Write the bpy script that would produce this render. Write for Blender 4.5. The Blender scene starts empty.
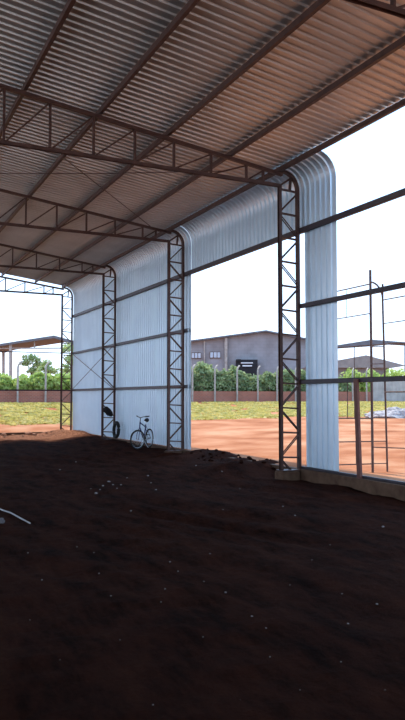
import bpy, math, random
from mathutils import Vector, Matrix, noise
random.seed(7)
sc = bpy.context.scene
COL = sc.collection
PI = math.pi

# ------------------------------------------------------------------ camera maths
FPX, CH = 700.0, 1.65
PITCH = math.atan(37/FPX)
YAW = math.atan2(343.5, math.hypot(FPX, 37))
RV = Vector((math.cos(YAW), -math.sin(YAW), 0))
F0V = Vector((math.sin(YAW), math.cos(YAW), 0))
FV = F0V*math.cos(PITCH) + Vector((0, 0, math.sin(PITCH)))
UV = -F0V*math.sin(PITCH) + Vector((0, 0, math.cos(PITCH)))
CAMP = Vector((0, 0, CH))
def ray(x, y): return FV + RV*((x-202.5)/FPX) + UV*((360-y)/FPX)
def at(x, y, D): return CAMP + ray(x, y)*D
def onZ(x, y, z):
    d = ray(x, y); return CAMP + d*((z-CH)/d.z)
def onX(x, y, X):
    d = ray(x, y); return CAMP + d*(X/d.x)
def roofpt(x, y, z0):
    d = ray(x, y); return CAMP + d*((z0+.132*8.7-CH)/(d.z+.132*d.x))

# ------------------------------------------------------------------ materials
def newmat(name):
    m = bpy.data.materials.new(name); m.use_nodes = True
    nt = m.node_tree
    return m, nt, nt.nodes['Principled BSDF']
def N(nt, t, **kw):
    n = nt.nodes.new(t)
    for k, v in kw.items():
        if k in n.inputs: n.inputs[k].default_value = v
        else: setattr(n, k, v)
    return n
def ramp(nt, fac, stops):
    r = nt.nodes.new('ShaderNodeValToRGB'); e = r.color_ramp.elements
    while len(e) < len(stops): e.new(.5)
    for i, (p, c) in enumerate(stops):
        e[i].position = p; e[i].color = (*c, 1)
    nt.links.new(fac, r.inputs[0]); return r.outputs[0]
def noisy(name, stops, scale=3, detail=6, rough=.8, metal=0, bump=0, bscale=None, stretch=(1, 1, 1), spec=.3):
    m, nt, b = newmat(name)
    tc = N(nt, 'ShaderNodeTexCoord'); mp = N(nt, 'ShaderNodeMapping'); mp.inputs['Scale'].default_value = stretch
    nt.links.new(tc.outputs['Object'], mp.inputs[0])
    n = N(nt, 'ShaderNodeTexNoise', Scale=scale, Detail=detail); nt.links.new(mp.outputs[0], n.inputs['Vector'])
    nt.links.new(ramp(nt, n.outputs[0], stops), b.inputs['Base Color'])
    b.inputs['Roughness'].default_value = rough; b.inputs['Metallic'].default_value = metal
    b.inputs['Specular IOR Level'].default_value = spec
    if bump:
        n2 = N(nt, 'ShaderNodeTexNoise', Scale=bscale or scale*3, Detail=8); nt.links.new(mp.outputs[0], n2.inputs['Vector'])
        bp = N(nt, 'ShaderNodeBump', Strength=1.0, Distance=bump); nt.links.new(n2.outputs[0], bp.inputs['Height'])
        nt.links.new(bp.outputs[0], b.inputs['Normal'])
    return m
def two(c, k=.75): return [(.3, tuple(v*k for v in c)), (.7, c)]
M = {}
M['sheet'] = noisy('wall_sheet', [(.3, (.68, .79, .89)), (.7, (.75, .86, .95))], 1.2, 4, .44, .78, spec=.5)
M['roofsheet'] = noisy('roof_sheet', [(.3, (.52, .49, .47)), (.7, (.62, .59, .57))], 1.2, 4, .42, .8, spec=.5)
M['steel'] = noisy('primer_steel', [(.3, (.050, .021, .017)), (.7, (.095, .042, .031))], 6, 5, .55, .0, spec=.4)
M['girt'] = noisy('girt_steel', [(.3, (.03, .022, .03)), (.7, (.05, .034, .044))], 6, 5, .5, .0, spec=.4)
M['rust'] = noisy('rusty_tube', [(.3, (.10, .055, .045)), (.7, (.17, .10, .08))], 8, 5, .6)
M['redpost'] = noisy('redoxide_post', [(.3, (.13, .05, .04)), (.7, (.19, .08, .06))], 4, 5, .6)
M['conc'] = noisy('concrete', [(.3, (.075, .036, .020)), (.7, (.15, .085, .052))], 5, 8, .9, bump=.01)
M['pconc'] = noisy('post_concrete', [(.3, (.28, .24, .21)), (.7, (.42, .37, .34))], 3, 5, .9)
M['block'] = None
M['grey'] = noisy('roof_grey', [(.3, (.10, .10, .115)), (.7, (.15, .15, .17))], 2, 4, .7)
M['grey2'] = noisy('weathered_roof', [(.3, (.28, .28, .29)), (.7, (.38, .38, .39))], 2, 4, .8)
M['dark'] = noisy('dark_opening', two((.02, .02, .024)), 2, 2, .8)
M['white'] = noisy('white_paint', two((.7, .72, .76), .9), 2, 2, .5)
M['rubber'] = noisy('rubber', two((.02, .02, .02)), 8, 3, .7)
M['bluepaint'] = noisy('blue_paint', two((.03, .035, .16)), 4, 3, .35, spec=.5)
M['chrome'] = noisy('bright_metal', two((.6, .62, .65), .85), 5, 3, .35, .7)
M['blackp'] = noisy('black_plastic', two((.015, .015, .018)), 5, 3, .5)
M['cloth'] = noisy('dark_cloth', two((.03, .028, .03)), 9, 5, .9)
M['stone'] = noisy('pale_stone', [(.3, (.22, .18, .165)), (.7, (.42, .37, .35))], 20, 3, .9)
M['clod'] = noisy('sunlit_clod', [(.3, (.26, .12, .07)), (.7, (.42, .22, .14))], 10, 4, .95)  # clod colour carries the sunlight of the gable strip
M['gravel'] = noisy('gravel', [(.35, (.20, .18, .19)), (.65, (.45, .41, .40))], 6, 8, .95, bump=.05)
M['bark'] = noisy('bark', two((.16, .11, .08)), 6, 5, .9)
M['stick'] = noisy('pale_stick', two((.5, .45, .42)), 9, 3, .8)
M['glass'] = noisy('window_glass', two((.45, .5, .58), .8), 2, 2, .2, spec=.6)

def block_mat(name, c1, c2, mort, sc_, bw, rh, ms=.012):
    m, nt, b = newmat(name)
    tc = N(nt, 'ShaderNodeTexCoord'); sx = N(nt, 'ShaderNodeSeparateXYZ'); cx = N(nt, 'ShaderNodeCombineXYZ')
    nt.links.new(tc.outputs['Object'], sx.inputs[0])
    nt.links.new(sx.outputs[0], cx.inputs[0]); nt.links.new(sx.outputs[2], cx.inputs[1])
    br = N(nt, 'ShaderNodeTexBrick', Scale=sc_); br.inputs['Color1'].default_value = (*c1, 1); br.inputs['Color2'].default_value = (*c2, 1)
    br.inputs['Mortar'].default_value = (*mort, 1); br.inputs['Mortar Size'].default_value = ms
    br.inputs['Brick Width'].default_value = bw; br.inputs['Row Height'].default_value = rh
    nt.links.new(cx.outputs[0], br.inputs['Vector'])
    n = N(nt, 'ShaderNodeTexNoise', Scale=.6, Detail=6); nt.links.new(tc.outputs['Object'], n.inputs['Vector'])
    mx = N(nt, 'ShaderNodeMix', data_type='RGBA', blend_type='MULTIPLY'); mx.inputs[0].default_value = .6
    nt.links.new(br.outputs[0], mx.inputs[6]); nt.links.new(ramp(nt, n.outputs[0], [(.35, (.6, .55, .52)), (.65, (1, 1, 1))]), mx.inputs[7])
    nt.links.new(mx.outputs[2], b.inputs['Base Color']); b.inputs['Roughness'].default_value = .9
    return m
M['brick'] = block_mat('red_brick', (.36, .12, .08), (.28, .10, .07), (.30, .18, .14), 1, .24, .1)
M['block'] = block_mat('grey_block', (.30, .285, .30), (.275, .26, .275), (.24, .23, .24), 1, .8, .4)
M['fencegrey'] = noisy('old_fence_sheet', [(.3, (.28, .26, .25)), (.7, (.42, .39, .37))], 1.5, 4, .9)

def leaf_mat(name, c1, c2):
    m, nt, b = newmat(name)
    tc = N(nt, 'ShaderNodeTexCoord')
    n = N(nt, 'ShaderNodeTexNoise', Scale=1.3, Detail=5); nt.links.new(tc.outputs['Object'], n.inputs['Vector'])
    col = ramp(nt, n.outputs[0], [(.35, c1), (.65, c2)])
    nt.links.new(col, b.inputs['Base Color']); b.inputs['Roughness'].default_value = .6
    tr = N(nt, 'ShaderNodeBsdfTranslucent'); nt.links.new(col, tr.inputs[0])
    ms = N(nt, 'ShaderNodeMixShader'); ms.inputs[0].default_value = .45
    out = nt.nodes['Material Output']
    nt.links.new(b.outputs[0], ms.inputs[1]); nt.links.new(tr.outputs[0], ms.inputs[2]); nt.links.new(ms.outputs[0], out.inputs[0])
    return m
M['leaf'] = leaf_mat('hedge_leaf', (.16, .22, .10), (.38, .46, .22))
M['leafy'] = leaf_mat('bright_leaf', (.28, .40, .09), (.52, .62, .20))
M['leafd'] = leaf_mat('dull_leaf', (.26, .36, .14), (.46, .56, .25))
M['grass'] = leaf_mat('dry_grass', (.40, .36, .09), (.62, .52, .18))

# interior soil: dug, shade darkened into its colour; sunlit strip along the gable painted orange
def soil_mat():
    m, nt, b = newmat('dark_soil')
    tc = N(nt, 'ShaderNodeTexCoord')
    mp0 = N(nt, 'ShaderNodeMapping'); mp0.inputs['Rotation'].default_value = (0, 0, -math.radians(20)); mp0.inputs['Scale'].default_value = (2.2, .7, 1)
    nt.links.new(tc.outputs['Object'], mp0.inputs[0])
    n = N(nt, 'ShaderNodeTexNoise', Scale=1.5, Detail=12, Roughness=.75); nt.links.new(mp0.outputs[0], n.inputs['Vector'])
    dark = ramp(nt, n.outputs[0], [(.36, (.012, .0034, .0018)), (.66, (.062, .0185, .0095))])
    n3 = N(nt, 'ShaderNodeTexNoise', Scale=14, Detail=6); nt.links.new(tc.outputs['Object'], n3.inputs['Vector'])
    sunlit_tone = ramp(nt, n3.outputs[0], [(.35, (.12, .05, .03)), (.65, (.42, .2, .12))])  # brighter tone with sunlight painted in, for the gable strip
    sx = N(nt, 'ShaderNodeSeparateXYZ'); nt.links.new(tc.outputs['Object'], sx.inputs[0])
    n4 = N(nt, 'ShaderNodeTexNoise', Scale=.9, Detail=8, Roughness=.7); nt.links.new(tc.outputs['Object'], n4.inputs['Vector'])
    def math_(op, a, bb):
        q = N(nt, 'ShaderNodeMath', operation=op)
        for i, v in enumerate((a, bb)):
            if isinstance(v, (int, float)): q.inputs[i].default_value = v
            else: nt.links.new(v, q.inputs[i])
        return q.outputs[0]
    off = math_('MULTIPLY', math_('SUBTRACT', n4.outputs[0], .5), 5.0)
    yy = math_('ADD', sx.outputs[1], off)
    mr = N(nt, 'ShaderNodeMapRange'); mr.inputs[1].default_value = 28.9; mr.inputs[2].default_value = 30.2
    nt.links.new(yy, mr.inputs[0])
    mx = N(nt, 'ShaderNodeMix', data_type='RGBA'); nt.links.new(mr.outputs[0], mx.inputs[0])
    nt.links.new(dark, mx.inputs[6]); nt.links.new(sunlit_tone, mx.inputs[7])
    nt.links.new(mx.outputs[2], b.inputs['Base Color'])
    b.inputs['Roughness'].default_value = 1; b.inputs['Specular IOR Level'].default_value = .03
    n2 = N(nt, 'ShaderNodeTexNoise', Scale=11, Detail=12, Roughness=.75); nt.links.new(tc.outputs['Object'], n2.inputs['Vector'])
    bp = N(nt, 'ShaderNodeBump', Strength=1.0, Distance=.12); nt.links.new(n2.outputs[0], bp.inputs['Height'])
    nt.links.new(bp.outputs[0], b.inputs['Normal'])
    return m
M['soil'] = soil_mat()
M['orange'] = noisy('orange_earth', [(.30, (.22, .070, .026)), (.48, (.36, .14, .065)), (.68, (.47, .24, .135))], .5, 14, .95, bump=.06, bscale=3, spec=.1)

# ------------------------------------------------------------------ mesh builder
class MB:
    def __init__(s): s.v = []; s.f = []
    def add(s, vs, fs):
        o = len(s.v); s.v += [tuple(v) for v in vs]; s.f += [tuple(i+o for i in f) for f in fs]; return s
    def box(s, a, b):
        x0, y0, z0 = a; x1, y1, z1 = b
        return s.add([(x, y, z) for z in (z0, z1) for y in (y0, y1) for x in (x0, x1)],
            [(0, 2, 3, 1), (4, 5, 7, 6), (0, 1, 5, 4), (2, 6, 7, 3), (0, 4, 6, 2), (1, 3, 7, 5)])
    def tube(s, pts, r, n=8, closed=False):
        pts = [Vector(p) for p in pts]; k = len(pts); rings = []
        rr = r if isinstance(r, (list, tuple)) else [r]*k
        for i, p in enumerate(pts):
            if closed: t = pts[(i+1) % k]-pts[i-1]
            else: t = pts[min(i+1, k-1)]-pts[max(i-1, 0)]
            t.normalize(); up = Vector((0, 0, 1)) if abs(t.z) < .95 else Vector((0, 1, 0))
            a = t.cross(up).normalized(); b = t.cross(a)
            rings.append([p + (a*math.cos(2*PI*j/n)+b*math.sin(2*PI*j/n))*rr[i] for j in range(n)])
        vs = [v for q in rings for v in q]; fs = []
        for i in range(k if closed else k-1):
            i2 = (i+1) % k
            for j in range(n): fs.append((i*n+j, i*n+(j+1) % n, i2*n+(j+1) % n, i2*n+j))
        if not closed: fs += [tuple(range(n))[::-1], tuple((k-1)*n+j for j in range(n))]
        return s.add(vs, fs)
    def sweep(s, path, prof):
        """profile (n, y) swept along a path in an X-Z plane; n is to the left of the travel direction"""
        k = len(path); m = len(prof); vs = []
        for i, (x, y, z) in enumerate(path):
            a = path[max(i-1, 0)]; b = path[min(i+1, k-1)]
            tx, tz = b[0]-a[0], b[2]-a[2]; l = math.hypot(tx, tz); nx, nz = -tz/l, tx/l
            vs += [(x+nx*p, y+q, z+nz*p) for p, q in prof]
        fs = [(i*m+j, i*m+(j+1) % m, (i+1)*m+(j+1) % m, (i+1)*m+j) for i in range(k-1) for j in range(m)]
        fs += [tuple(range(m))[::-1], tuple((k-1)*m+j for j in range(m))]
        return s.add(vs, fs)
    def prism(s, poly, off):
        """polygon of 3-D points extruded by a vector"""
        poly = [Vector(p) for p in poly]; n = len(poly); off = Vector(off)
        return s.add(poly+[p+off for p in poly], [tuple(range(n))[::-1], tuple(range(n, 2*n))]+[(i, (i+1) % n, (i+1) % n+n, i+n) for i in range(n)])
    def mesh(s, name, m, smooth=False, fix=True):
        me = bpy.data.meshes.new(name); me.from_pydata(s.v, [], s.f)
        if m: me.materials.append(m)
        if fix:
            import bmesh
            bm = bmesh.new(); bm.from_mesh(me); bmesh.ops.recalc_face_normals(bm, faces=bm.faces); bm.to_mesh(me); bm.free()
        if smooth: me.shade_smooth()
        me.update(); return me
    def build(s, name, m, parent=None, loc=None, smooth=False, fix=True):
        if parent is not None:       # vertices are given in world space; store relative to the parent
            W = world(parent)
            s.v = [tuple(Vector(v)-W) for v in s.v]
        elif loc is not None:
            s.v = [tuple(Vector(v)-Vector(loc)) for v in s.v]
        o = bpy.data.objects.new(name, s.mesh(name, m, smooth, fix)); COL.objects.link(o)
        if parent is not None: o.parent = parent
        elif loc is not None: o.location = loc
        return o
def world(o):
    v = Vector(o.location)
    while o.parent: o = o.parent; v += Vector(o.location)
    return v
def tag(o, label=None, cat=None, group=None, kind=None):
    for k, v in (('label', label), ('category', cat), ('group', group), ('kind', kind)):
        if v: o[k] = v
    return o
def thing(name, loc, label, cat, group=None):
    o = bpy.data.objects.new(name, None); COL.objects.link(o); o.location = loc; o.empty_display_size = .2
    return tag(o, label, cat, group)
def struct(o, label=None, cat=None): return tag(o, label, cat, kind='structure')
def copy_tree(o, parent=None):
    c = o.copy(); COL.objects.link(c); c.parent = parent
    for ch in list(kids.get(o.name, [])): copy_tree(ch, c)
    return c
kids = {}
def index_kids(o):
    kids[o.name] = list(o.children)
    for c in o.children: index_kids(c)

# ------------------------------------------------------------------ layout numbers
W = 9.18                       # outer chord of the wall columns
INX = 8.69                     # inner chord
FY = [6.72, 13.65, 20.15, 26.75, 33.1]
ROOF0, SL = 7.03, .132
RIDGE = -1.2
def roofz(X): return ROOF0 + SL*(8.7-X) if X >= RIDGE else ROOF0 + SL*(8.7-RIDGE) - SL*(RIDGE-X)
def chordz(X): return 6.83 + SL*(8.7-X)

# fence line in plan
FA = at(30, 403, 46); FB = at(235, 401.5, 52)
FD = (FB-FA); FD.z = 0; FD.normalize(); FN = Vector((-FD.y, FD.x, 0))   # FN points away from camera
if FN.dot(F0V) < 0: FN = -FN
def fence_at(px, back=0.0):
    d = ray(px, 397); t = (FA-CAMP).dot(FN)/d.dot(FN)
    p = CAMP + d*t + FN*back; p.z = outz(p.x, p.y); return p
def outz(x, y):
    db = math.hypot(max(0, x-9.25), max(0, y-33.25))
    df = -((Vector((x, y, 0))-Vector((FA.x, FA.y, 0))).dot(FN))
    if df <= 0: return 1.26
    z = 1.26*db/(db+df+.001)
    n = noise.noise(Vector((x*.35, y*.35, 3)))*.06 + noise.noise(Vector((x*1.3, y*1.3, 5)))*.03
    return z + n*min(1, db/2)*min(1, df/2)
def inz(x, y):
    z = -.27 + (y-13)*.0085
    if y < 13: z = -.27 - (13-y)*.003
    a = math.radians(20); c = x*math.cos(a)+y*math.sin(a); s = -x*math.sin(a)+y*math.cos(a)
    w = noise.noise(Vector((c*.3, s*.12, 0)))
    z += .05*math.sin(c*2.1+w*4) * (0.5+noise.noise(Vector((c*.15, s*.1, 7))))
    z += .03*math.sin(c*7.5+w*9) * max(0, .4+noise.noise(Vector((c*.4, s*.2, 17)))*1.6)
    z += noise.fractal(Vector((x*1.6, y*1.6, 2)), 1.0, 2.0, 4)*.03
    z += noise.fractal(Vector((x*5, y*5, 9)), .9, 2.0, 3)*.012
    # spoil thrown up against the open bay and along the wall
    if x > 7.4:
        k = min(1, (x-7.4)/1.9)
        if 13.9 < y < 19.9:
            e = min(1, (y-13.9)/1.2, (19.9-y)/.8)
            z += k*e*(.29+.12*noise.noise(Vector((x*1.1, y*1.1, 4))))
        elif y >= 19.9: z += (.13+.06*(y > 25))*min(1, max(0, (x-7.6)/1.0))
    # heap of spoil seen left of the first column
    z += .16*math.exp(-((x-8.1)**2/.5+(y-15.3)**2/1.6))
    if x > 9.12:
        if 14.1 < y < 19.7:
            k = (x-9.3)/1.3; z -= max(0, k)**2*.6
        else: z = -.8
    return z

# ------------------------------------------------------------------ ground
def grid(xs, ys, fz, keep=lambda x, y: True):
    vs = [(x, y, fz(x, y)) for y in ys for x in xs]; n = len(xs); fs = []
    for j in range(len(ys)-1):
        for i in range(n-1):
            if keep((xs[i]+xs[i+1])/2, (ys[j]+ys[j+1])/2): fs.append((j*n+i, j*n+i+1, (j+1)*n+i+1, (j+1)*n+i))
    return vs, fs
def lin(a, b, d):
    n = max(1, round((b-a)/d)); return [a+(b-a)*i/n for i in range(n+1)]
xs = lin(-12, -2, .5)[:-1]+lin(-2, 9.12, .085)+lin(9.16, 10.8, .1)
ys = lin(-15, 2, .5)[:-1]+lin(2, 16, .085)[:-1]+lin(16, 33.15, .14)
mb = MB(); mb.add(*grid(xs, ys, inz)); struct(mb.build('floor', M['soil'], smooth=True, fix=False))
xs = lin(-60, 9.25, 2.5)[:-1]+lin(9.25, 40, .35)[:-1]+lin(40, 60, .8)[:-1]+lin(60, 200, 8)
ys = lin(-20, 4, 3)[:-1]+lin(4, 33.25, .4)[:-1]+lin(33.25, 60, .4)[:-1]+lin(60, 260, 8)
mb = MB(); mb.add(*grid(xs, ys, outz, lambda x, y: not (x < 9.25 and y < 33.25)))
struct(mb.build('ground', M['orange'], smooth=True, fix=False))

# grass verge in front of the fence (uncountable)
mb = MB(); rnd = random.Random(3)
def verge(x, y):
    p = Vector((x, y, 0)); df = -((p-Vector((FA.x, FA.y, 0))).dot(FN)); s = (p-FA).dot(FD)
    w = 15.5 + 1.5*noise.noise(Vector((s*.12, 0, 2))) + noise.noise(Vector((x*.6, y*.6, 0)))*2.2
    w -= min(5.5, max(0, 13-s)*.4)
    return df > .1 and df < w, df/w
for i in range(75000):
    px = rnd.uniform(-40, 460); back = rnd.uniform(0, 18)
    p = fence_at(px, -back)
    if p.x < 9.6 and p.y < 34: continue
    ok, q = verge(p.x, p.y)
    if not ok or rnd.random() < max(0, q-.75)*2.2: continue
    if noise.noise(Vector((p.x*.8, p.y*.8, 8))) < -.33: continue
    h = rnd.uniform(.03, .10); a = rnd.uniform(0, PI); wd = rnd.uniform(.10, .22)
    dx, dy = math.cos(a)*wd, math.sin(a)*wd; lx, ly = rnd.uniform(-.12, .12), rnd.uniform(-.12, .12)
    z = outz(p.x, p.y)
    mb.add([(p.x-dx, p.y-dy, z-.01), (p.x+dx, p.y+dy, z-.01), (p.x+lx+dx*.3, p.y+ly+dy*.3, z+h), (p.x+lx-dx*.5, p.y+ly-dy*.5, z+h*.8)], [(0, 1, 2, 3)])
tag(mb.build('grass', M['grass'], fix=False), 'dry yellow green grass verge along the foot of the brick wall', 'grass', kind='stuff')

# ------------------------------------------------------------------ kerbs and footings
def rough_box(a, b, step=.3, amp=.008):
    m_ = MB(); m_.box(a, b); return m_
struct(rough_box((9.12, -15, -.6), (9.36, 33.3, 0)).build('trim_1', M['conc']))
struct(rough_box((-12, 33.12, -.5), (9.11, 33.32, 0.0)).build('trim_2', M['conc']))

# ------------------------------------------------------------------ corrugated sheet
def rib(y, pitch=.2):
    """outward offset of a trapezoid rib sheet"""
    return 0
def sheet(y0, y1, path, pitch=.2, rh=.034, thick=0.0):
    """path: list of (x, z, nx, nz); ribs run along the path"""
    prof = []; y = y0
    while y < y1-1e-6:
        for dy, h in ((0, rh), (.158, rh), (.168, 0), (.182, 0), (.192, rh)):
            if y+dy <= y1: prof.append((y+dy, h))
        y += pitch
    prof.append((y1, rh)); m = len(prof); vs = []; fs = []
    for (x, z, nx, nz) in path:
        vs += [(x+nx*h, yy, z+nz*h) for yy, h in prof]
    for i in range(len(path)-1):
        for j in range(m-1): fs.append((i*m+j, i*m+j+1, (i+1)*m+j+1, (i+1)*m+j))
    k = MB(); k.add(vs, fs); return k
def solid(o, t=.0012):
    md = o.modifiers.new('thickness', 'SOLIDIFY'); md.thickness = t; md.offset = 0; return o
rn = Vector((SL, 0, 1)).normalized()
path = [(x, roofz(x), rn.x, rn.z) for x in (8.74, 6, 3, 0, RIDGE)]
path2 = [(x, roofz(x), -rn.x, rn.z) for x in (RIDGE, -4, -8, -11.2)]
struct(solid(sheet(-15, 33.3, path).build('ceiling', M['roofsheet'], fix=False)))
struct(solid(sheet(-15, 33.3, path2).build('ceiling', M['roofsheet'], fix=False)))
def eave_path(zb):
    cx, cz, r = 8.78, 6.50, .50
    p = [(8.70, ROOF0-.012, rn.x, rn.z)]
    for i in range(9):
        a = PI/2*(1-i/8)+ (0 if i else -.08)
        p.append((cx+r*math.cos(a), cz+r*math.sin(a)+(.0), math.cos(a), math.sin(a)))
    n = 6
    for i in range(1, n+1): p.append((cx+r, cz+(zb-cz)*i/n, 1, 0))
    return p
struct(solid(sheet(19.82, 33.2, eave_path(.015)).build('wall_right', M['sheet'], fix=False, smooth=False)))
o = sheet(13.502, 19.80, eave_path(5.50)).build('eave_skirt', M['sheet'], fix=False, loc=(9.28, 16.6, 5.5)); solid(o)
tag(o, 'short curved ribbed metal skirt closing only the eave above the open bay', 'metal sheeting')
o = sheet(12.33, 13.5, eave_path(.012)).build('cladding_panel', M['sheet'], fix=False, loc=(9.28, 12.9, 0)); solid(o)
tag(o, 'narrow full height ribbed metal panel with curved top, standing alone right of the nearest column', 'metal panel')

# ------------------------------------------------------------------ portal frames
CCH = [(-.036, -.042), (.036, -.042), (.036, -.035), (-.029, -.035), (-.029, .035), (.036, .035), (.036, .042), (-.036, .042)]
CCH2 = [(-p, q) for p, q in CCH]
FL = [(-.022, -.03), (.022, -.03), (.022, .03), (-.022, .03)]
def make_frame():
    Y = FY[1]
    root = thing('portal_frame', (W, Y, 0), '', 'steel frame')
    m = M['steel']
    MB().sweep([(INX, Y, -.32), (INX, Y, 6.57)], CCH).build('column_chord', m, root)
    arc = [(8.76+.42*math.cos(a), Y, 6.50+.42*math.sin(a)) for a in [PI/2*i/8 for i in range(9)]]
    MB().sweep([(W, Y, -.32)]+arc, CCH2).build('column_chord', m, root)
    z = 6.48; k = 0
    while z > -.3:
        MB().sweep([(INX+.03, Y, z+.012), (W-.03, Y, z-.012)], [(-.018, -.03), (.018, -.03), (.018, .03), (-.018, .03)]).build('column_rung', m, root)
        zb = z-.565
        hi, lo = z-.07, zb+.07
        a, b = ((W-.03, hi), (INX+.03, lo)) if k % 2 == 0 else ((INX+.03, hi), (W-.03, lo))
        if lo > -.5:
            d = MB()
            for dy in (-.035, .035):
                d.tube([(a[0], Y+dy, a[1]), (b[0], Y+dy, b[1])], .014, 6)
            d.build('column_diagonal', m, root)
        z = zb; k += 1
    # corner struts of the haunch
    for (x0, z0, x1, z1) in ((INX, 6.57, 9.02, 6.80), (8.97, 6.5, 9.0, 6.82)):
        MB().sweep([(x0, Y, z0), (x1, Y, z1)], FL).build('haunch_strut', m, root)
    MB().box((INX-.05, Y-.14, -.035), (W-.08, Y+.14, -.015)).build('base_plate', m, root)
    top = [(RIDGE, Y, chordz(RIDGE)), (8.76, Y, 6.84)]
    MB().sweep(top, CCH).build('top_chord', m, root)
    MB().sweep([(RIDGE, Y, 6.57), (INX, Y, 6.57)], CCH2).build('bottom_chord', m, root)
    x = INX-.45; MB().sweep([(x, Y, 6.6), (x, Y, chordz(x)-.02)], FL).build('truss_post', m, root)
    nodes = [8.7-.9*i for i in range(1, 12)]
    for i, x in enumerate(nodes):
        MB().sweep([(x, Y, 6.58), (x, Y, chordz(x)-.01)], FL).build('truss_post', m, root)
    ns = [8.7-.45]+nodes
    for i in range(len(ns)-1):      # diagonals climb from the foot of one post to the head of the next
        x0, x1 = ns[i+1], ns[i]
        d = MB()
        d.tube([(x0+.04, Y, 6.60), (x1-.04, Y, chordz(x1)-.05)], .02, 6)
        d.build('truss_diagonal', m, root)
    return root
fr = make_frame(); index_kids(fr)
frames = [fr]+[copy_tree(fr) for _ in range(4)]
flab = ['dark lattice steel frame with the nearest column in view, beside the lone ribbed panel',
        'steel roof truss crossing the top right corner, its column out of frame',
        'dark lattice steel frame whose column stands at the end of the cladding behind the bicycle',
        'dark lattice steel frame whose column has a dark bundle hung in it',
        'farthest and palest lattice frame, at the open gable end']
for f, y, l in zip(frames, [FY[1], FY[0], FY[2], FY[3], FY[4]], flab):
    f.location = (W, y, 0); f['label'] = l
frames[0]['group'] = 'lattice portal frames'
for f in frames: f['group'] = 'lattice portal frames'
# footing blocks
fl = ['rough concrete footing under the nearest lattice column', 'rough concrete footing under the column behind the bicycle',
      'rough concrete footing under the column with the hanging bundle', 'rough concrete footing under the farthest column at the gable']
for y, l in zip(FY[1:], fl):
    m_ = MB(); r_ = random.Random(int(y*10))
    a, b = (INX-.07, y-.17, -.5), (9.115, y+.17, -.03)
    nx, ny, nz = 5, 5, 4
    import bmesh
    bm = bmesh.new(); bmesh.ops.create_cube(bm, size=1)
    bmesh.ops.bevel(bm, geom=bm.edges[:], offset=.06, segments=2, affect='EDGES')
    for v in bm.verts:
        c = v.co
        v.co = Vector((a[0]+(c.x+.5)*(b[0]-a[0]), a[1]+(c.y+.5)*(b[1]-a[1]), a[2]+(c.z+.5)*(b[2]-a[2])))
        if c.z < .3: v.co += Vector((r_.uniform(-.015, .0), r_.uniform(-.015, .015), 0))
    me = bpy.data.meshes.new('concrete_footing'); 
    for v in bm.verts: v.co -= Vector((8.9, y, -.3))
    bm.to_mesh(me); bm.free(); me.materials.append(M['conc'])
    o = bpy.data.objects.new('concrete_footing', me); COL.objects.link(o); o.location = (8.9, y, -.3)
    tag(o, l, 'footing', 'column footings')

# ------------------------------------------------------------------ purlins, girts, rods
px_ = [8.71, 7.41, 5.86, 4.34, 2.80, 1.24, -.3]
pl = ['roof purlin at the eave where the sheet turns down', 'second roof purlin in from the eave', 'third roof purlin in from the eave',
      'fourth roof purlin in from the eave', 'fifth roof purlin in from the eave, leftmost at the top of the picture', 'sixth roof purlin in from the eave, far left',
      'seventh roof purlin from the eave, nearest the ridge']
for X, l in zip(px_, pl):
    z1 = roofz(X)-.004; z0 = z1-.13
    pr = [(-.035, 0), (.035, 0), (.035, -.02), (.028, -.02), (.028, -.006), (-.028, -.006)]
    m_ = MB()
    m_.box((X-.035, -15, z0+.01), (X-.028, 33.2, z1-.012))
    m_.box((X-.028, -15, z0+.01), (X+.035, 33.2, z0+.016)); m_.box((X-.028, -15, z1-.02), (X+.035, 33.2, z1-.014))
    m_.box((X+.029, -15, z0+.016), (X+.035, 33.2, z0+.035)); m_.box((X+.029, -15, z1-.04), (X+.035, 33.2, z1-.02))
    o = m_.build('roof_purlin', M['steel'], loc=(X, 15, z0)); tag(o, l, 'purlin', 'roof purlins')
GX = 9.235
def girt(name, x, y0, y1, z, l, hgt=.10):
    m_ = MB(); a = .035
    m_.box((x-a, y0, z-hgt/2), (x-a+.006, y1, z+hgt/2)); m_.box((x-a, y0, z-hgt/2), (x+a, y1, z-hgt/2+.006)); m_.box((x-a, y0, z+hgt/2-.006), (x+a, y1, z+hgt/2))
    o = m_.build(name, M['girt'], loc=(x, (y0+y1)/2, z)); return tag(o, l, 'girt', 'wall girts')
girt('wall_girt', GX, 4.5, 33.1, 5.55, 'highest horizontal steel girt, running the whole wall and past the open bay', .12)
girt('wall_girt', GX, 19.86, 33.1, 3.75, 'middle girt behind the far cladding at half column height')
girt('wall_girt', GX, 4.5, 13.62, 3.77, 'middle girt crossing the lone panel into the bright sky')
girt('wall_girt', GX, 19.86, 33.1, 1.98, 'lowest girt across the far cladding above the bicycle')
girt('wall_girt', GX, 4.5, 13.62, 2.0, 'lowest girt crossing the lone panel and resting on the red post')
girt('wall_girt', GX, 5.0, 13.62, .03, 'dark steel angle along the top of the kerb at the foot of the lone panel', .05)
for z, l in ((1.97, 'lower horizontal bar across the open gable in front of the brick wall'), (3.76, 'upper thin horizontal bar across the open gable under the shed roof')):
    m_ = MB(); t = .035 if z < 3 else .018
    m_.box((-11, 33.16, z-t), (9.17, 33.20, z+t)); o = m_.build('gable_girt', M['girt'], loc=(0, 33.18, z)); tag(o, l, 'girt', 'gable girts')
def rod(pts, r, name, l, m=M['steel'], cat='rod', group=None):
    o = MB().tube(pts, r, 6).build(name, m, loc=pts[0]); return tag(o, l, cat, group)
z0_ = ROOF0-.03
p0, p1 = roofpt(64, 158, 6.86), roofpt(150, 226, 6.86)
rod([p0, p1], .012, 'brace_rod', 'thin diagonal brace rod under the roof, running down to the right')
p0, p1 = roofpt(-10, 173.5, 6.84), roofpt(225, 171, 6.84)
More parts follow.
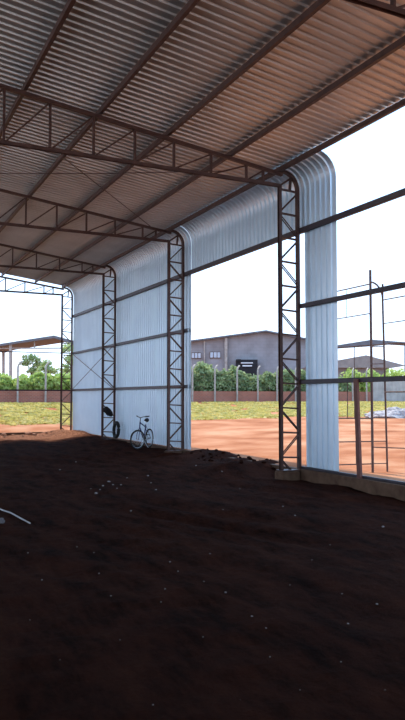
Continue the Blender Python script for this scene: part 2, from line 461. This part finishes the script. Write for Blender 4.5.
rod([p0, p0.lerp(p1, .5)-Vector((0, 0, .03)), p1], .010, 'brace_rod', 'thin level cable crossing under the roof behind the nearest truss')
rod([(9.19, 26.9, 1.98), (9.19, 33.0, 3.72)], .012, 'brace_rod', 'thin cross brace on the farthest cladding bay rising to the gable')
rod([(9.165, 26.9, 3.72), (9.165, 33.0, 1.98)], .012, 'brace_rod', 'thin cross brace on the farthest cladding bay falling to the gable')

# red post on the kerb
p = onX(363, 477, 9.25); q = onX(359.6, 380, 9.25)
m_ = MB(); w = .055
b0 = Vector((9.25, p.y, .0)); t0 = Vector((9.16, q.y-.0, 2.02)); b0.x = 9.165
m_.prism([b0+Vector((-w/2, -w, 0)), b0+Vector((w/2, -w, 0)), b0+Vector((w/2, w, 0)), b0+Vector((-w/2, w, 0))], t0-b0)
tag(m_.build('steel_post', M['redpost'], loc=b0), 'stout leaning red brown steel post on the kerb right of the lone panel', 'post')

# ------------------------------------------------------------------ pipe scaffold outside
sb = onZ(372.8, 474, .0); D1 = (sb-CAMP).dot(FV)
root = thing('pipe_scaffold', sb, 'rusty ladder like pipe scaffold standing outside the wall beyond the red post', 'scaffold')
def P(x, y, D=D1): return at(x, y, D)
pb2 = onZ(387.5, 473.4, .0); D2 = (pb2-CAMP).dot(FV)
top1 = Vector((sb.x, sb.y, P(370, 268).z)); top2 = at(382.6, 284, D2)
MB().tube([sb-Vector((0, 0, .05)), top1], .028, 8).build('standard_pole', M['rust'], root)
MB().tube([pb2-Vector((0, 0, .05)), at(384.6, 370, D2), at(382.6, 300, D2), top2], .021, 8).build('standard_pole', M['rust'], root)
arc = []
for i in range(9):
    a = PI/2*i/8; arc.append(at(370+12.6*math.sin(a), 282+18*(1-math.cos(a)), D1+(D2-D1)*math.sin(a)))
MB().tube(arc, .019, 6).build('curved_brace', M['rust'], root)
def bar(x0, y0, x1, y1, r=.013, d0=None, d1=None, nm='ledger_tube'):
    MB().tube([at(x0, y0, d0 or D1), at(x1, y1, d1 or D1)], r, 6).build(nm, M['rust'], root)
for y in (346.8, 364, 418, 441.4, 463.6): bar(370.5, y, 386 if y > 380 else 383.5, y-.2, .011, D1, D2, 'rung')
def alongY(x, y, dy, r):
    p = at(x, y, D1); MB().tube([p, p+Vector((0, dy, 0))], r, 6).build('ledger_tube', M['rust'], root)
alongY(370, 284, 2.2, .015); alongY(370, 313.5, 2.2, .012)
alongY(383, 300, -2.6, .013); alongY(384.5, 323.4, -2.6, .011); alongY(385, 392, -2.6, .016)
bar(373, 447.2, 420, 448.8, .013) 
bar(373, 473, 420, 473, .012)
bar(372.5, 418.6, 318, 418, .018, D1, D1+1.6); bar(372.8, 441.5, 318, 442.2, .014, D1, D1+1.6); bar(372.8, 463.8, 318, 465.5, .015, D1, D1+1.6)
bar(346.5, 290, 346.5, 318, .006, D1+.6, D1+.6, 'tie_rod'); bar(347.5, 378, 347.5, 418, .010, nm='tie_rod'); bar(356, 442, 356.5, 464.5, .012, nm='tie_rod')
bar(354.3, 346, 354.6, 419, .009, D1, D1, 'tie_rod')

# ------------------------------------------------------------------ bicycle
def bicycle():
    rear = at(149.3, 446, 23.75); gz = inz(rear.x, rear.y)+.015; front_dir = (RV*(-.31)+F0V*(-.88)).normalized()
    root = thing('bicycle', (rear.x, rear.y, gz), 'dark blue bicycle parked on its stand in front of the white ribbed cladding', 'bicycle')
    ax = front_dir; side = Vector((ax.y, -ax.x, 0))   # right hand side of the rider
    up = Vector((0, 0, 1)); O = Vector((rear.x, rear.y, gz))
    def L(a, s, u): return O + ax*a + side*s + up*u
    R_ = .315
    def wheel(c, wd, nm):
        nrm = wd.cross(up)
        t = MB().tube([c+wd*(math.cos(q)*(R_-.02))+up*(math.sin(q)*(R_-.02)) for q in [2*PI*i/36 for i in range(36)]], .027, 8, True).build(nm, M['rubber'], root, smooth=True)
        MB().tube([c+wd*(math.cos(q)*(R_-.043))+up*(math.sin(q)*(R_-.043)) for q in [2*PI*i/36 for i in range(36)]], .012, 6, True).build('rim', M['chrome'], t, smooth=True)
        s = MB()
        for i in range(20):
            q = 2*PI*i/20; s.tube([c+nrm*(.025*(-1)**i), c+wd*(math.cos(q)*(R_-.045))+up*(math.sin(q)*(R_-.045))], .0018, 4)
        s.build('spokes', M['chrome'], t)
        MB().tube([c-nrm*.05, c+nrm*.05], .02, 8).build('hub', M['chrome'], t)
    rc = L(0, 0, R_); fc = L(.95, 0, R_)
    ang = math.radians(24)
    # turn to the left seen from the camera
    wd = (ax*math.cos(ang) + side*math.sin(ang)*(1 if side.dot(RV) < 0 else -1)).normalized()
    wheel(rc, ax, 'wheel'); wheel(fc, wd, 'wheel')
    n2 = wd.cross(up)
    bb = L(.44, 0, .28); st = L(.30, 0, .78); ht = L(.76, 0, .86); hb = L(.79, 0, .70); f = MB()
    for a, b, r in ((bb, st, .022), (bb, hb, .026), (L(.31, 0, .70), ht, .019), (ht+up*.03, hb-up*.03, .021)): f.tube([a, b], r, 8)
    for s_ in (-.05, .05):
        f.tube([bb+side*s_*.6, rc+side*s_], .010, 6); f.tube([st-up*.05+side*s_*.4, rc+side*s_], .009, 6)
    f.build('bike_frame', M['bluepaint'], root, smooth=True)
    fk = MB(); cr = hb-up*.05
    for s_ in (-.055, .055): fk.tube([cr+n2*s_*.8, fc+n2*s_+up*.18-wd*.02, fc+n2*s_], .012, 6)
    fk.tube([cr-n2*.05, cr+n2*.05], .015, 6); fk.build('fork', M['bluepaint'], root)
    h = MB(); hc = ht+up*.16-ax*.03
    h.tube([ht, hc], .013, 6)
    h.tube([hc-n2*.27-wd*.10+up*.05, hc-n2*.12+up*.03, hc, hc+n2*.12+up*.03, hc+n2*.27-wd*.10+up*.05], .013, 6)
    hbo = h.build('handlebar', M['blackp'], root)
    g = MB()
    for s_ in (-1, 1): g.tube([hc+n2*.19*s_-wd*.03+up*.042, hc+n2*.31*s_-wd*.11+up*.053], .019, 8)
    g.build('grip', M['rubber'], hbo)
    sp = MB(); sp.tube([st-up*.03, L(.27, 0, .90)], .013, 6); sp.build('seat_post', M['chrome'], root)
    sd = MB(); c = L(.27, 0, .93)
    pts = [c-ax*.13, c-ax*.06, c+ax*.03, c+ax*.15]
    sd.tube(pts, [.055, .075, .045, .016], 10); o = sd.build('saddle', M['blackp'], root, smooth=True)
    k = MB(); k.tube([bb-side*.08, bb+side*.08], .015, 6)
    k.tube([bb+side*.08, bb+side*.08-up*.16+ax*.05], .010, 6); k.tube([bb-side*.08, bb-side*.08+up*.16-ax*.05], .010, 6)
    ring = [bb+side*.06+ax*(.09*math.cos(q))+up*(.09*math.sin(q)) for q in [2*PI*i/20 for i in range(20)]]
    k.tube(ring, .007, 6, True); k.build('crank', M['chrome'], root)
    pd = MB()
    for e, s_ in ((bb+side*.13-up*.16+ax*.05, 1), (bb-side*.13+up*.16-ax*.05, -1)):
        pd.prism([e+ax*.045+side*.045, e-ax*.045+side*.045, e-ax*.045-side*.045, e+ax*.045-side*.045], up*.02)
    pd.build('pedal', M['blackp'], root)
    ks = MB()
    for s_ in (-1, 1): ks.tube([bb-up*.03, bb+side*.17*s_-up*.31-ax*.04, bb+side*.20*s_-up*.335-ax*.02], .010, 6)
    ks.build('kickstand', M['chrome'], root)
bicycle()

# tyre leaning on the wall by the third column
tc_ = onZ(116.4, 438.8, -.1)
c = Vector((9.06, 26.15, .37)); R_ = .35
m_ = MB(); lean = Vector((.05, 0, 1)).normalized(); al = Vector((0, 1, 0)).normalized()
m_.tube([c+al*(math.cos(q)*(R_-.07))+lean*(math.sin(q)*(R_-.07)) for q in [2*PI*i/32 for i in range(32)]], .065, 10, True)
tag(m_.build('tyre', M['rubber'], loc=c-Vector((0, 0, .3)), smooth=True), 'dark worn tyre leaning on the cladding at the foot of the third column', 'tyre')
# bundle hanging in the third column
a_ = onX(103.3, 408.5, 8.92); 
p0 = Vector((8.74, 26.66, a_.z+.05)); p1 = Vector((9.05, 26.66, a_.z-.28))
m_ = MB(); n = 9
m_.tube([p0.lerp(p1, i/n)+Vector((0, 0, .02*math.sin(i*2))) for i in range(n+1)], [.05, .10, .125, .13, .12, .13, .125, .115, .09, .04], 10)
tag(m_.build('cloth_bundle', M['cloth'], loc=p0, smooth=True), 'dark rolled bundle tucked slantwise into a lattice column', 'bundle')

# ------------------------------------------------------------------ stones, sticks
def pebble_mesh(seed, r):
    import bmesh
    bm = bmesh.new(); bmesh.ops.create_icosphere(bm, subdivisions=2, radius=r)
    for v in bm.verts:
        k = 1+.35*noise.noise(v.co/r*1.3+Vector((seed*7, 0, 0))); v.co = Vector((v.co.x*k*1.2, v.co.y*k, v.co.z*k*.65))
    me = bpy.data.meshes.new('stone'); bm.to_mesh(me); bm.free(); me.materials.append(M['stone']); return me
peb = [pebble_mesh(i, 1.0) for i in range(5)]
spots = [(383, 527, 2.6), (283, 506.6, 1.6), (295, 515.7, 1.8), (223, 510, 1.2), (225.6, 592.6, 2.2), (204, 581.5, 1.3), (210, 553.7, 1.2), (252, 616.5, 2.2),
  (266, 628, 1.7), (348, 624, 2.3), (377, 604, 2.4), (341, 662, 1.6), (342, 594, 1.5), (161, 602, 1.4), (203, 637, 1.3), (153, 705, 1.6), (270, 657, 1.4),
  (96, 493.6, 3.4), (103, 486, 2.2), (109, 482, 2.8), (113, 485, 1.6), (121, 485, 1.8), (100, 490, 1.6), (91, 489, 1.4), (117, 490, 1.4), (148, 476, 2.2), (156, 490, 1.8), (151, 483, 1.5), (127, 478, 1.3), (131, 508, 2.0),
  (28, 553, 1.5), (42, 580, 1.6), (77, 547, 1.3), (94, 553, 1.6), (170, 562, 1.7), (178, 571, 1.3), (165, 589, 1.5), (111, 596, 1.6), (99, 573.6, 1.5),
  (60, 470, 1.5), (76, 462, 1.4), (231, 474, 1.5), (222, 480, 1.6), (240, 486, 1.2), (196, 466, 1.5), (312, 560, 1.1), (330, 545, 1.1), (290, 585, 1.1), (120, 640, 1.1), (60, 660, 1.2), (300, 690, 1.2), (385, 690, 1.2), (30, 620, 1.1), (240, 700, 1.0)]
def ground_hit(x, y):
    p = onZ(x, y, -.27)
    for _ in range(6): p = onZ(x, y, inz(p.x, p.y))
    return p
rs = random.Random(5)
for i, (x, y, s) in enumerate(spots):
    p = ground_hit(x, y); D = (p-CAMP).dot(FV); r = s*.5*D/FPX
    o = bpy.data.objects.new('stone', peb[i % 5]); COL.objects.link(o)
    o.location = (p.x, p.y, inz(p.x, p.y)+r*.25); o.scale = (r, r, r); o.rotation_euler = (0, 0, rs.uniform(0, 6))
    if 88 < x < 158 and 474 < y < 495: tag(o, 'pale broken stone in the small scatter of rubble left of centre', 'stone', 'scattered rubble')
    else: tag(o, 'small pale pebble lying on the dark soil', 'stone', 'pebbles on the soil')
# stick lower left
a_, b_ = ground_hit(-6, 507), ground_hit(30, 522.5)
pts = [a_.lerp(b_, i/4) for i in range(5)]; pts = [Vector((p.x, p.y, inz(p.x, p.y)+.02)) for p in pts]
tag(MB().tube(pts, .012, 6).build('stick', M['stick'], loc=pts[0]), 'thin pale stick lying on the soil at the left edge', 'stick')
a_ = ground_hit(1, 523)
o = bpy.data.objects.new('stone', peb[1].copy()); o.data.materials.clear(); o.data.materials.append(M['gravel']); COL.objects.link(o)
o.location = (a_.x, a_.y, a_.z+.03); o.scale = (.05, .05, .07); tag(o, 'larger grey stone under the pale stick at the left edge', 'stone')
# clods along the gable sill, sunlight painted into their orange
rc_ = random.Random(11)
cl = []
for i in range(5):
    me = peb[i].copy(); me.materials.clear(); me.materials.append(M['clod']); cl.append(me)
for i in range(46):
    px = rc_.uniform(-4, 84); p = ground_hit(px, rc_.uniform(431.5, 437)); 
    if p.x > 9.0 or p.y > 33.0: continue
    r = rc_.uniform(.05, .15); o = bpy.data.objects.new('soil_clod', cl[i % 5]); COL.objects.link(o)
    o.location = (p.x, p.y, inz(p.x, p.y)+r*.3); o.scale = (r, r, r*1.1); o.rotation_euler = (0, 0, rc_.uniform(0, 6))
    tag(o, 'soil clod painted sunlit orange in the strip along the gable sill', 'clod', 'clods painted sunlit at the gable')
for i in range(40):
    y = rc_.uniform(14.2, 19.4); x = rc_.uniform(8.3, 9.7); r = rc_.uniform(.02, .055)
    if i == 0:
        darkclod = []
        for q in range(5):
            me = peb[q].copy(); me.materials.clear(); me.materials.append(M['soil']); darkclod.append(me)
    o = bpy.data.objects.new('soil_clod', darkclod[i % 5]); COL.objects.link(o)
    o.location = (x, y, inz(x, y)+r*.3); o.scale = (r, r, r*1.2); o.rotation_euler = (0, 0, rc_.uniform(0, 6))
    tag(o, 'dark soil clod on the bank of earth in the open bay', 'clod', 'dark clods in the open bay')

# ------------------------------------------------------------------ perimeter wall, posts
def wall_run(x0, x1, z0, z1, th, back, name, m, cap=None):
    a = fence_at(x0, back); b = fence_at(x1, back); L = (b-a); L.z = 0; ln = L.length
    mm = MB(); mm.box((0, 0, z0), (ln, th, z1)); o = mm.build(name, m); o.location = (a.x, a.y, 0)
    o.rotation_euler = (0, 0, math.atan2(L.y, L.x)); return o
o = wall_run(-60, 373, .9, 2.08, .14, .25, 'brick_wall', M['brick'])
tag(o, 'low red brick boundary wall behind the grass verge', 'wall')
pxs = [17.8, 45.8, 73, 193, 215.5, 237.8, 258.5, 277.8, 296.3, 314, 353.5, 367.5]
plab = ['bent top concrete fence post seen through the gable, left one', 'bent top concrete fence post seen through the gable, middle one', 'bent top concrete fence post behind the farthest lattice column',
  'bent top concrete fence post nearest the edge of the far cladding', 'bent top concrete fence post under the warehouse windows', 'bent top concrete fence post left of the dark warehouse doorway',
  'bent top concrete fence post right of the dark warehouse doorway', 'bent top concrete fence post just left of the nearest lattice column', 'bent top concrete fence post seen through the nearest lattice column',
  'bent top concrete fence post hidden behind the lone panel', 'bent top concrete fence post at the left of the red post', 'bent top concrete fence post between the red post and scaffold']
m_ = MB()
hgt = 2.72
path_ = [(0, 0, -.3), (0, 0, hgt-.38), (.05, 0, hgt-.22), (.17, 0, hgt-.07), (.32, 0, hgt+.02)]
m_.sweep(path_, [(-.042, -.048), (.042, -.048), (.042, .048), (-.042, .048)])
pm = m_.mesh('concrete_post', M['pconc'])
for x, l in zip(pxs, plab):
    if x == 314: continue
    p = fence_at(x, 0.1); o = bpy.data.objects.new('concrete_post', pm); COL.objects.link(o); o.location = (p.x, p.y, p.z)
    o.rotation_euler = (0, 0, math.atan2(FD.y, FD.x)+.5); tag(o, l, 'fence post', 'bent top concrete posts')
for k, z in enumerate((1.15, 1.6, 2.05)):
    a, b = fence_at(-40, .15), fence_at(372, .15); a.z += z; b.z += z
    rod([a, b], .006, 'fence_wire', ['lowest', 'middle', 'highest'][k]+' wire strand strung along the bent top posts', M['rust'], 'wire')
# old sheet fence at the right
a, b = fence_at(374.5, .2), fence_at(440, .2); L = b-a; L.z = 0; ln = L.length; n = int(ln/.2); vs = []; fs = []
hz = 1.26+1.75
for i in range(n+1):
    s = a+L*(i/n)+FN*(.04 if i % 2 else 0); vs += [(s.x, s.y, 1.1), (s.x, s.y, hz)]
    if i: fs.append((2*i-2, 2*i, 2*i+1, 2*i-1))
mm = MB(); mm.add(vs, fs); o = mm.build('sheet_fence', M['fencegrey'], fix=False, loc=a); solid(o, .006); tag(o, 'old grey ribbed sheet fence continuing the brick wall at the right', 'fence')

# ------------------------------------------------------------------ vegetation
def foliage(c, rx, ry, rz, n, s, seed, flat=.3, fill=.35):
    r_ = random.Random(seed); mm = MB(); c = Vector(c)
    for i in range(n):
        while True:
            d = Vector((r_.gauss(0, 1), r_.gauss(0, 1), r_.gauss(0, 1))).normalized()
            if d.z > -.75: break
        k = 1+.30*noise.noise(d*2.2+Vector((seed*3.1, 0, 0)))
        k *= 1-fill*r_.random()**1.5
        p = c+Vector((d.x*rx*k, d.y*ry*k, d.z*rz*k))
        a = Vector((r_.gauss(0, 1), r_.gauss(0, 1), r_.gauss(0, 1))).normalized(); b = a.cross(Vector((r_.gauss(0, 1), r_.gauss(0, 1), r_.gauss(0, 1)))).normalized()
        q = s*r_.uniform(.6, 1.3)
        mm.add([p-a*q, p+b*q*.5, p+a*q, p-b*q*.5], [(0, 1, 2, 3)])
    return mm
def bush(px, ytop, wpx, D, label, mat='leaf', seed=0, n=2200, ybot=402, s=.17, group='bushes behind the brick wall'):
    if D < 60: fp = fence_at(px, 2.4); D = (fp-CAMP).dot(FV)
    base = at(px, 397, D); gz = 1.2; zt = at(px, ytop, D).z; rx = wpx*.5*D/FPX; rz = (zt-gz)*.58
    c = (base.x, base.y, zt-rz)
    root = thing('bush', (base.x, base.y, gz), label, 'bush', group)
    foliage(c, rx, rx*.8 if rx < 2 else 1.6, rz, n, s, seed).build('foliage', M[mat], root, fix=False)
    st = MB()
    r_ = random.Random(seed)
    for k in range(5): st.tube([(base.x+r_.uniform(-.2, .2), base.y+r_.uniform(-.2, .2), gz-.1), (c[0]+r_.uniform(-.6, .6)*rx, c[1]+r_.uniform(-.5, .5), c[2])], [.05, .02], 5)
    st.build('stem', M['bark'], root)
BG = [(187, 367, 20, 'green bush at the edge of the far cladding behind the brick wall'), (203, 362.5, 24, 'highest green bush, below the warehouse windows'),
  (220, 371, 24, 'spreading green bush left of the dark doorway'), (236, 368, 22, 'green bush directly under the dark warehouse doorway'), (252, 375, 24, 'low green bush right of the dark doorway'),
  (268, 372, 22, 'green bush below the apex of the warehouse gable'), (284, 369, 24, 'green bush behind the left chord of the nearest lattice column'), (301, 371, 24, 'green bush behind the right chord of the nearest lattice column'),
  ]
for i, (x, yt, w, l) in enumerate(BG): bush(x, yt, w*1.25, 56, l, 'leaf', i+1)
bush(341, 379, 26, 55, 'small round green bush just right of the lone panel', 'leaf', 21, 1600)
for i, (x, w, l) in enumerate(((352, 26, 'far light green treetop left of the red post below the small gabled house'), (371, 28, 'far light green treetop behind the scaffold poles'), (394, 34, 'far light green treetop at the right edge over the sheet fence'))):
    bush(x, 369.5, w, 64, l, 'leafy', 30+i, 1800, s=.16, group='treetops behind the sheet fence')
for i, (x, yt, w, l) in enumerate(((0, 374, 34, 'bright green bush at the left edge behind the brick wall'), (22, 377, 30, 'bright green bush behind the left bent post'), (41, 373, 30, 'bright green bush behind the middle bent post'), (62, 374, 30, 'bright green bush left of the farthest column'), (80, 376, 24, 'bright green bush beside the farthest column'))):
    bush(x, yt, w, 52, l, 'leafy', 40+i, 2200, s=.17, group='bright bushes behind the brick wall')
def tree(px, D, crowns, label, mat, seed):
    base = at(px, 397, D); gz = 1.2
    root = thing('tree', (base.x, base.y, gz), label, 'tree', 'trees behind the brick wall')
    fo = MB(); tr = MB(); B = Vector((base.x, base.y, gz-.1)); fork = B+Vector((0, 0, 2.2))
    tr.tube([B, fork], [.13, .09], 6)
    for j, (x, y, wx, hy) in enumerate(crowns):
        c = at(x, y, D); rx = wx*.5*D/FPX; rz = hy*.5*D/FPX
        k = foliage(c, rx, rx, rz, int(15*wx*hy/10), .15, seed+j, fill=.9); fo.add(k.v, k.f)
        tr.tube([fork, fork.lerp(c, .5)+Vector((.2, 0, .3)), c], [.08, .05, .02], 5)
    fo.build('foliage', M[mat], root, fix=False); tr.build('trunk', M['bark'], root)
tree(31, 62, [(31, 359, 20, 10), (25, 364, 12, 7), (38, 365, 12, 8), (34, 371, 14, 8)], 'sparse feathery tree under the shed roof at left', 'leafd', 60)
tree(47, 60, [(47, 363, 11, 7), (43, 369, 12, 8), (52, 371, 14, 9), (38, 376, 14, 7)], 'lower open tree behind the middle bent post', 'leafd', 70)
tree(70, 58, [(68, 349, 12, 12), (71, 360, 13, 14), (66, 370, 13, 12), (61, 377, 12, 8)], 'dense tall tree behind the farthest lattice column', 'leafd', 80)

# ------------------------------------------------------------------ warehouse
def facing(D, px):    # local frame for a building facing the camera at depth D
    c = at(px, 397, D); return Vector((c.x, c.y, 1.2))
def bpart(root, name, m, poly, D, depth, back=True):
    """outline given by pixels on the plane at depth D, with real depth behind it"""
    pts = [at(x, y, D) for x, y in poly]; mm = MB(); mm.prism(pts, FV0*depth)
    o = mm.build(name, m, root); return o
FV0 = F0V
D = 90
wh = thing('warehouse', facing(D, 260), 'big grey block warehouse with low gable roof beyond the fence', 'building')
YB = 397+(1.65-1.0)*FPX/D
def rot_block(o, D):  # orient block texture: put geometry in a local frame facing the camera
    me = o.data; R = Matrix((RV, F0V, (0, 0, 1))).to_4x4(); me.transform(R); o.rotation_euler = (0, 0, -YAW)
walls = bpart(wh, 'wall', M['block'], [(160, YB), (160, 345.6), (265.5, 332.2), (318, 342.2), (318, YB)], D, 28); rot_block(walls, D)
rt = MB(); 
prof = [(157, 345.2), (265.5, 330.6), (321, 341.6), (321, 342.9), (265.5, 332.1), (157, 346.7)]
rt.prism([at(x, y, D)-F0V*.7 for x, y in prof], F0V*29.4); rt.build('roof', M['grey'], wh)
def slab(x0, y0, x1, y1, Dd, th, name, m, root):
    mm = MB(); mm.prism([at(x0, y1, Dd), at(x0, y0, Dd), at(x1, y0, Dd), at(x1, y1, Dd)], F0V*th); return mm.build(name, m, root)
slab(224.6, 337.6, 227.4, YB, D-.45, .6, 'pilaster', M['pconc'], wh)
slab(203.8, 340.4, 205, YB, D-.35, .45, 'pilaster', M['pconc'], wh)
slab(186, 343, 187, YB, D-.35, .45, 'pilaster', M['pconc'], wh)
for x0, y0, x1, y1 in ((191.3, 352.4, 201, 358.6), (209.8, 351.6, 220.6, 358.2)):
    w_ = slab(x0, y0, x1, y1, D-.12, .3, 'window', M['conc'], wh)
    k = (x1-x0)/3
    for j in range(3): slab(x0+.4+j*k, y0+.6, x0+k*(j+1)-.3, y1-.6, D-.16, .1, 'pane', M['glass'], w_)
dw = slab(236.3, 359.6, 257.6, 376, D-1.5, 1.9, 'doorway', M['dark'], wh)
slab(241, 362.4, 253, 363.4, D-1.7, .15, 'lintel', M['white'], dw); slab(242.5, 365.2, 252, 366.4, D-1.7, .15, 'sill', M['white'], dw)
slab(236.3, 359.2, 241, 361.0, D-1.8, .3, 'corner_block', M['dark'], dw)

# left open shed
D = 62
sh = thing('open_shed', facing(D, 40), 'open sided shed with dark low gable roof on concrete columns, seen through the gable', 'building')
rt = MB(); a = [(-12, 347.5), (0, 343.8), (54, 335.4), (75.5, 341.2), (75.5, 345), (54, 338.0), (0, 346.0), (-12, 349.5)]
rt.prism([at(x, y, D) for x, y in a], F0V*5); rt.build('roof', M['grey'], sh)
tb = MB()
tb.tube([at(-12, 348.5, D+.3), at(76, 348.0, D+.3)], .06, 6)
tb.tube([at(34.5, 340.5, D+.3), at(34.5, 348, D+.3)], .05, 6); tb.build('tie_beam', M['pconc'], sh)
for x0, x1, dd in ((2, 4.2, 2.5), (9, 11.6, .2), (71.5, 73.6, .2)):
    slab(x0, 344, x1, 397, D+dd, .22, 'column', M['pconc'], sh)

# right: flat canopy and small gabled house
D = 71
cn = thing('open_canopy', facing(D, 370), 'thin grey gable canopy on slim posts above the small house at right', 'building')
rt = MB(); a = [(328, 346.6), (372, 339.6), (396, 341.4), (425, 343.5), (425, 344.3), (396, 342.6), (378, 344.3), (340, 346.9)]
rt.prism([at(x, y, D) for x, y in a], F0V*3); rt.build('roof', M['grey'], cn)
for x in (333, 404.6): slab(x, 344, x+.8, 398, D+.5, .12, 'post', M['grey'], cn)
D = 76
hs = thing('gabled_house', facing(D, 365), 'small grey house with low gable roof behind the scaffold', 'building')
hw = bpart(hs, 'wall', M['block'], [(325, YB), (325, 363.5), (364.5, 358), (389, 365), (389, YB)], D, 10); rot_block(hw, D)
rt = MB(); a = [(316, 364.3), (364.5, 355.6), (402, 365.4), (402, 366.4), (389, 368), (322, 368)]
rt.prism([at(x, y, D)-F0V*.8 for x, y in a], F0V*12); rt.build('roof', M['grey2'], hs)

# gravel heap at the right
gp = at(398, 424, 36); gx, gy = gp.x, gp.y
import bmesh
bm = bmesh.new(); bmesh.ops.create_uvsphere(bm, u_segments=40, v_segments=20, radius=1)
for v in bm.verts:
    c = v.co.copy(); k = 1+.25*noise.fractal(c*2, 1, 2, 4); v.co = Vector((c.x*1.6*k, c.y*1.0*k, max(-.2, c.z*.5*k)))
me = bpy.data.meshes.new('gravel_heap'); bm.to_mesh(me); bm.free(); me.materials.append(M['gravel'])
o = bpy.data.objects.new('gravel_heap', me); COL.objects.link(o); o.location = (gx, gy, outz(gx, gy)); o.rotation_euler = (0, 0, -YAW)
tag(o, 'low grey gravel heap on the orange ground behind the scaffold', 'gravel heap')

# ------------------------------------------------------------------ light, sky, camera
w = bpy.data.worlds.new('sky'); sc.world = w; w.use_nodes = True; nt = w.node_tree
bg = nt.nodes['Background']; tc = N(nt, 'ShaderNodeTexCoord'); sx = N(nt, 'ShaderNodeSeparateXYZ'); nt.links.new(tc.outputs['Generated'], sx.inputs[0])
nt.links.new(ramp(nt, sx.outputs[2], [(0, (.60, .66, .75)), (.10, (.51, .66, .86)), (.38, (.42, .65, 1.0))]), bg.inputs[0]); bg.inputs[1].default_value = 2.6
sd = Vector((.07, -.68, -1)).normalized()
L_ = bpy.data.lights.new('sun', 'SUN'); L_.energy = 5.5; L_.angle = math.radians(.6); L_.color = (1, .84, .62)
so = bpy.data.objects.new('sun', L_); COL.objects.link(so); so.rotation_euler = sd.to_track_quat('-Z', 'Y').to_euler(); so.location = (0, 40, 60)
cam = bpy.data.cameras.new('camera'); cam.sensor_fit = 'VERTICAL'; cam.sensor_height = 36; cam.lens = 36*FPX/720; cam.clip_end = 800
co = bpy.data.objects.new('camera', cam); COL.objects.link(co); co.location = CAMP
co.rotation_euler = Matrix((RV, UV, -FV)).transposed().to_euler()
sc.camera = co
vs_ = sc.view_settings; vs_.view_transform = 'Standard'; vs_.look = 'None'; vs_.gamma = 1; vs_.use_curve_mapping = False; vs_.exposure = 0
sc.cycles.max_bounces = 8; sc.cycles.diffuse_bounces = 5
